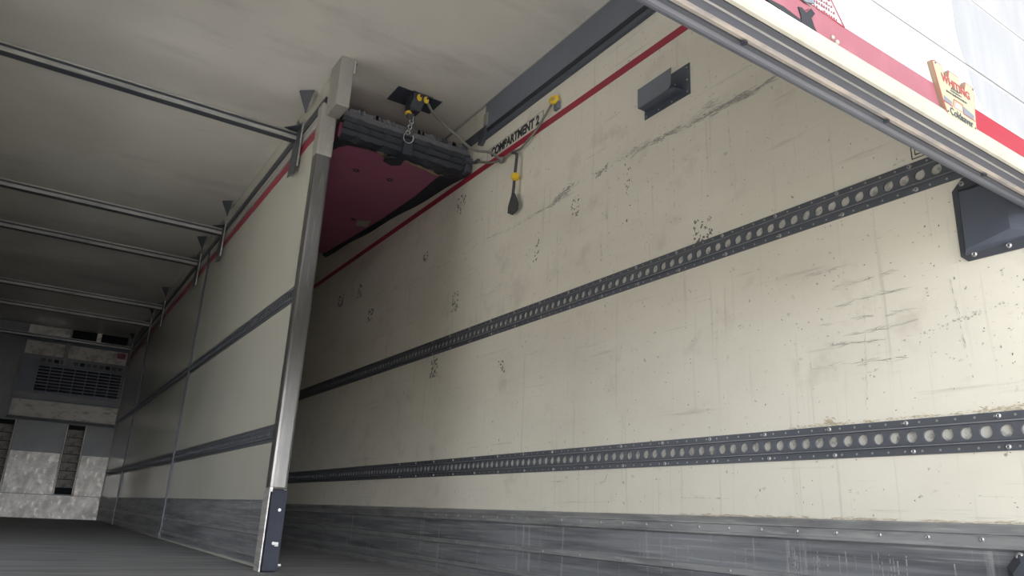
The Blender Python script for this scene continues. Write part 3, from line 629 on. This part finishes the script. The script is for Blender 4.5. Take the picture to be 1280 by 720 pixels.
MB().box((XR - .016, 2.672, 1.972), (XR, 2.712, 2.015)).build('foot', 'steel_grey', t, bevel=.003)

# ------------------------------------------------------------------ front wall with refrigeration unit
Y = YF
def fp(name, x0, x1, z0, z1, m, parent, d0=.012, d1=0.001, bevel=.002): return MB().box((x0, Y - d0, z0), (x1, Y - d1, z1)).build(name, m, parent, bevel=bevel)
t = thing('refrigeration_unit', 'dirty evaporator housing with a blue-grey louvred grille on the front wall', 'refrigeration unit', (.35, Y, 1.3))
fp('housing', -.325, 1.0, 1.32, 2.20, 'front_grey', t, .05)
fp('top_panel', -.31, .20, 2.23, 2.345, 'front_light', t, .055)
fp('upper_panel', -.30, .18, 1.93, 2.13, 'front_light', t, .058, .05)
fp('side_panel', -.30, -.10, 1.40, 1.86, 'steel_grey', t, .058, .05)
fp('upper_panel', .23, .99, 1.93, 2.15, 'front_light', t, .062, .05)
fp('warning_sticker', .86, .97, 2.02, 2.10, 'bulk_red', t, .066, .062)
fp('divider_strip', .19, .225, 1.80, 2.14, 'galv', t, .075, .05)
fp('top_rail', -.32, 1.0, 2.12, 2.20, 'steel_grey', t, .07)
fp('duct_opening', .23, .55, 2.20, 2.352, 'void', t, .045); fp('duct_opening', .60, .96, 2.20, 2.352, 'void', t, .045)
fp('duct_post', .545, .605, 2.19, 2.355, 'front_light', t, .06)
for k in range(13):
    x = -.085 + k * .082
    if abs(x - .21) < .04: continue
    fp('vent_slot', x, x + .062, 1.835, 1.885, 'void' if k % 4 == 2 else 'steel_dark', t, .0635, .049, 0)
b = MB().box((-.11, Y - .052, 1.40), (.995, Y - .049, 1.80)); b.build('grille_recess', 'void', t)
g = thing('grille', '', ''); del g['label']; del g['category']; g.parent = t; g.location = Vector((.45, Y - .06, 1.6)) - parent_world(t)
for k in range(9):
    z = 1.425 + k * .045; MB().extrude([(-.10, Y - .053, z), (-.10, Y - .075, z - .010), (-.10, Y - .075, z - .001), (-.10, Y - .053, z + .012)], (1.09, 0, 0)).build('louvre', 'grille', g)
for k in range(8):
    x = -.10 + k * .153; MB().box((x, Y - .082, 1.41), (x + .010, Y - .074, 1.80)).build('grille_bar', 'grille', g)
MB().box((-.12, Y - .082, 1.385), (1.0, Y - .052, 1.412)).box((-.12, Y - .082, 1.793), (1.0, Y - .052, 1.815)).build('grille_frame', 'steel_grey', g)
t2 = thing('bulkhead_strip', 'off-white stained panel strip below the refrigeration grille', 'panel', (.35, Y, 1.2))
fp('panel', -.31, 1.01, 1.06, 1.295, 'front_white', t2, .045); fp('lower_lip', -.33, 1.01, 1.02, 1.055, 'steel_dark', t2, .06); fp('upper_lip', -.31, 1.0, 1.296, 1.318, 'steel_grey', t2, .075)
o = fp('grey_side_panel', XL + .01, -.342, 1.04, 2.34, 'front_grey', None, .03); tag(o, 'tall plain grey panel left of the refrigeration housing', 'panel')
fpan = []
for lab, x0, x1, z0, z1, m in (('dark grey upper panel between the two ladder-like air channels', -.185, .415, .60, 1.01, 'front_grey'), ('blotched bright metal sheet between the two air channels', -.185, .415, .04, .595, 'front_dirty'), ('dark grey upper panel between the right air channel and the divider', .675, 1.02, .595, 1.01, 'front_grey'), ('bare metal sheet between the right air channel and the divider', .675, 1.02, .04, .59, 'front_dirty')):
    tag(fp('front_sheet', x0, x1, z0, z1, m, None, .02), lab, 'panel', 'sheets on the front wall')
tag(fp('front_kick_panel', XL + .01, 1.02, ZF + .001, .03, 'front_dirty', None, .03), 'dirty bare metal kick panel along the foot of the front wall', 'panel')
def channel(x0, x1, lab):
    t = thing('air_channel', lab, 'air channel', ((x0 + x1) / 2, Y, .5), 'ladder-like air channels')
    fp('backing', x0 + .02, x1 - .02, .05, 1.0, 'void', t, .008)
    for e in (x0, x1 - .02): fp('side_rail', e, e + .018, .04, 1.01, 'front_white', t, .05)
    n = 7
    for k in range(n):
        z = .14 + k * .115; fp('rung', x0 + .025, x1 - .025, z, z + .106, 'rung', t, .02, 0, .004)
channel(.42, .67, 'ladder-like air channel on the front wall, nearer the divider')
channel(-.44, -.19, 'ladder-like air channel at the left edge of the front wall')

# ------------------------------------------------------------------ roller door, hanging partly open
D = struct(bpy.data.objects.new('door_1', None)); C.objects.link(D)
DY, DZ = .65, .775
D.location = (1.0, DY, DZ)
x0, x1 = XL + .01, XR - .008
def dpart(name, m, prof=None, box=None, bevel=0, smooth=False, parent=None):
    b = MB()
    if prof: b.extrude([(x0, DY + a, DZ + c) for a, c in prof], (x1 - x0, 0, 0))
    if box: b.box(*box)
    return b.build(name, m, parent or D, bevel=bevel, smooth=smooth)
zs = [.040, .202, .398, .60, .80, 1.0, 1.2, 1.40]
for i, (a, c) in enumerate(zip(zs, zs[1:])):
    dpart('panel', 'door_white', box=((x0, DY, DZ + a + .0026), (x1, DY + .045, DZ + c - .0026)))
dpart('panel_backing', 'ink', box=((x0, DY + .012, DZ + .04), (x1 - .001, DY + .044, DZ + 1.4)))
dpart('side_seal', 'steel_grey', box=((x1 - .014, DY - .004, DZ + .05), (x1 - .004, DY, DZ + 1.4)))
dpart('bottom_rail', 'door_rail', prof=[(.0, .041), (-.006, .040), (-.009, .033), (-.009, .010), (-.006, .003), (-.001, .001), (.002, .006), (.03, .008), (.03, .041)])
dpart('seal_groove', 'seal_dark', prof=[(.002, .0025), (.005, .005), (.018, .005), (.018, .02), (.002, .02)])
dpart('seal_lip', 'alu', prof=[(.0172, .010), (.0174, .001), (.0186, .001), (.019, .010)])
dpart('seal_body', 'seal_grey', prof=[(.019, .004), (.040, .001), (.040, .02), (.019, .02)])
dpart('seal_bead', 'seal_beige', prof=[(.034, .006), (.035, -.001), (.040, -.003), (.047, -.002), (.050, .004), (.05, .015), (.038, .015)])
dpart('rubber_flap', 'seal_dark', prof=[(.050, .010), (.052, -.001), (.060, .000), (.063, -.006), (.068, -.007), (.071, -.001), (.079, -.001), (.083, .008), (.080, .040), (.050, .04)])
n = 0
for x in (.86, 1.26, 1.62, .3, -.2):
    MB().tube([(x, DY + .044, DZ - .0065), (x, DY + .044, DZ - .0090)], .006, 12).build('seal_screw', 'black', D)
dpart('warning_stripe', 'door_red', box=((x0, DY - .0012, DZ + .0425), (1.475, DY + .002, DZ + .094)))
dpart('warning_stripe', 'door_red2', box=((1.475, DY - .0014, DZ + .0405), (x1 - .02, DY + .002, DZ + .096)))
# torn patch where the film and skin are ripped
def patch(pts, m, name, off, h=.002):
    return MB().extrude([(x, DY - off, z) for x, z in pts], (0, -h, 0)).build(name, m, D)
patch([(.70, .90), (.86, .822), (.90, .818), (.945, .815), (.96, .822), (.955, .845), (.975, .86), (.93, .865), (.90, .95), (.75, .98)], 'door_red', 'torn_film', .002)
patch([(.945, .812), (.975, .806), (.992, .808), (.980, .824), (.974, .838), (.985, .852), (.975, .858), (.962, .842), (.950, .848), (.940, .845), (.946, .830)], 'void', 'tear_hole', .004)
patch([(.84, .822), (.90, .813), (.94, .812), (.945, .820), (.90, .826)], 'void', 'tear_hole', .0045)
patch([(.91, .872), (.96, .864), (.985, .872), (.975, .90), (.92, .905)], 'plate_grey', 'torn_film', .005)
b = MB()
for k in range(22):
    x = 1.035 + rnd.gauss(0, .006) + .006 * (k % 3); z = .822 - .0012 * k + rnd.gauss(0, .004)
    b.sphere((x, DY - .002, z), rnd.uniform(.002, .005), 7, 5)
b.build('sealant_blob', 'door_rail', D)
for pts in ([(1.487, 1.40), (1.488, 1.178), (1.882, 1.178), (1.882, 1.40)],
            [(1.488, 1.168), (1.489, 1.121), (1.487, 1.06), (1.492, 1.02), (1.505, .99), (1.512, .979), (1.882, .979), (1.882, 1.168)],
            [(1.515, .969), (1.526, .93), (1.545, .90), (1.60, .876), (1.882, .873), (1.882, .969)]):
    patch(pts, 'door_grey', 'grey_zone', .0001, .0003)  # greyer area on the right of the door panels, wavy left edge
# thin red triangular outline and tiny red print
def bar2(p, q, w, m, name='printed_line', off=.0015):
    p = Vector((p[0], 0, p[1])); q = Vector((q[0], 0, q[1])); d = (q - p).normalized(); nn = Vector((-d.z, 0, d.x)) * w
    pts = [p + nn, q + nn, q - nn, p - nn]; return MB().extrude([(v.x, DY - off, v.z) for v in pts], (0, -.0008, 0)).build(name, m, D)
bar2((1.075, .868), (1.035, .92), .0012, 'plate_red'); bar2((1.035, .92), (.96, .995), .0012, 'plate_red'); bar2((.97, .873), (1.075, .868), .001, 'plate_red')
b = MB()
for r_ in range(4):
    for k in range(10 - r_):
        x = .99 + k * .0068 + r_ * .001; z = .872 + r_ * .011
        b.box((x, DY - .0022, z), (x + .0045 * rnd.uniform(.5, 1), DY - .0012, z + .006 * rnd.uniform(.4, 1)))
b.build('small_print', 'door_red', D)
# maker's plate
P = thing('maker_plate', '', ''); del P['category']; P['label'] = "cream maker's plate with red lettering"; P.parent = D; P.location = Vector((1.43, DY, .86)) - parent_world(D)
PD = .008
def pl(pts, m, name, y, h): return MB().extrude([(x, DY - y, z) for x, z in pts], (0, -h, 0)).build(name, m, P)
OUT = [(1.350, .914), (1.364, .920), (1.3873, .917), (1.3934, .897), (1.4059, .8985), (1.412, .916), (1.4505, .9155), (1.4537, .893), (1.4657, .8935), (1.4744, .9135), (1.5096, .9117), (1.4985, .832), (1.4955, .8017), (1.3859, .8035), (1.3741, .8316)]
hole = [(1.413, .8303), (1.4212, .8466), (1.4472, .8456), (1.4448, .829)]
pl(OUT, 'plate_tan', 'rim', .0005, PD)
def inset(pts, d):
    n = len(pts); out = []
    A = sum(pts[i][0] * pts[(i + 1) % n][1] - pts[(i + 1) % n][0] * pts[i][1] for i in range(n)); s = 1 if A > 0 else -1
    for i in range(n):
        a, b_, c = Vector(pts[i - 1]), Vector(pts[i]), Vector(pts[(i + 1) % n])
        e1 = (b_ - a).normalized(); e2 = (c - b_).normalized(); n1 = Vector((-e1.y, e1.x)) * s; n2 = Vector((-e2.y, e2.x)) * s
        m_ = (n1 + n2); m_ = m_ / max(m_.length_squared / 2, .35); out.append(tuple(b_ + m_ * d))
    return out
pl(inset(OUT, .0004), 'plate_red', 'red_border', .0005 + PD, .0004)
pl(inset(OUT, .0030), 'plate_cream', 'face', .0005 + PD, .0008)
yy = .0005 + PD + .0008
pl([(1.380, .8445), (1.408, .8405), (1.405, .8315), (1.378, .8325)], 'plate_grey', 'grey_block', yy, .0004)
pl([(1.453, .8465), (1.491, .8400), (1.487, .8285), (1.450, .8300)], 'plate_grey', 'grey_block', yy, .0004)
pl([(1.376, .8305), (1.409, .8285), (1.4185, .8490), (1.4495, .8480), (1.4475, .8272), (1.493, .8262), (1.493, .8280), (1.4495, .8290), (1.451, .8500), (1.417, .8510), (1.408, .8305), (1.376, .8322)], 'plate_red', 'red_line', yy, .0004)
pl(hole, 'plate_tan', 'notch', yy, .0003)
pl(inset(hole, .0030), 'door_white', 'notch', yy + .0003, .0002)
yy = DY - yy - .0006
text('WHITING', .0245, 'plate_red', (1.4325, yy, .8835), (1, 0, -.06), (0, 0, 1), sx=.98, parent=P, bold=.0006, extr=.0002)
b = MB()                                                              # worn lines too faint to read
for zc, xa, xb, hh in ((.8735, 1.412, 1.440, .0060), (.8670, 1.408, 1.446, .0045), (.8595, 1.392, 1.468, .0060)):
    x = xa
    while x < xb:
        w = rnd.uniform(.0022, .0042)
        b.box((x, yy - .0004, zc - hh * rnd.uniform(.25, .5)), (x + w * .6, yy, zc + hh * rnd.uniform(.2, .5))); b.box((x, yy - .0004, zc - hh * .15), (x + w, yy, zc + hh * .1)); x += w + .0016
b.build('faded_small_print', 'steel_dark', P)
text('Coldsaver', .0235, 'ink', (1.4385, yy, .8155), (1, 0, -.02), (0, 0, 1), sx=.88, parent=P, bold=.0004, extr=.0002)
for x, z in ((1.388, .812), (1.489, .810), (1.363, .912), (1.502, .9055)):
    MB().tube([(x, yy + .0005, z), (x, yy - .0015, z)], .0020, 10).build('rivet', 'steel_grey', P)
D.rotation_euler = (0, .012, 0)
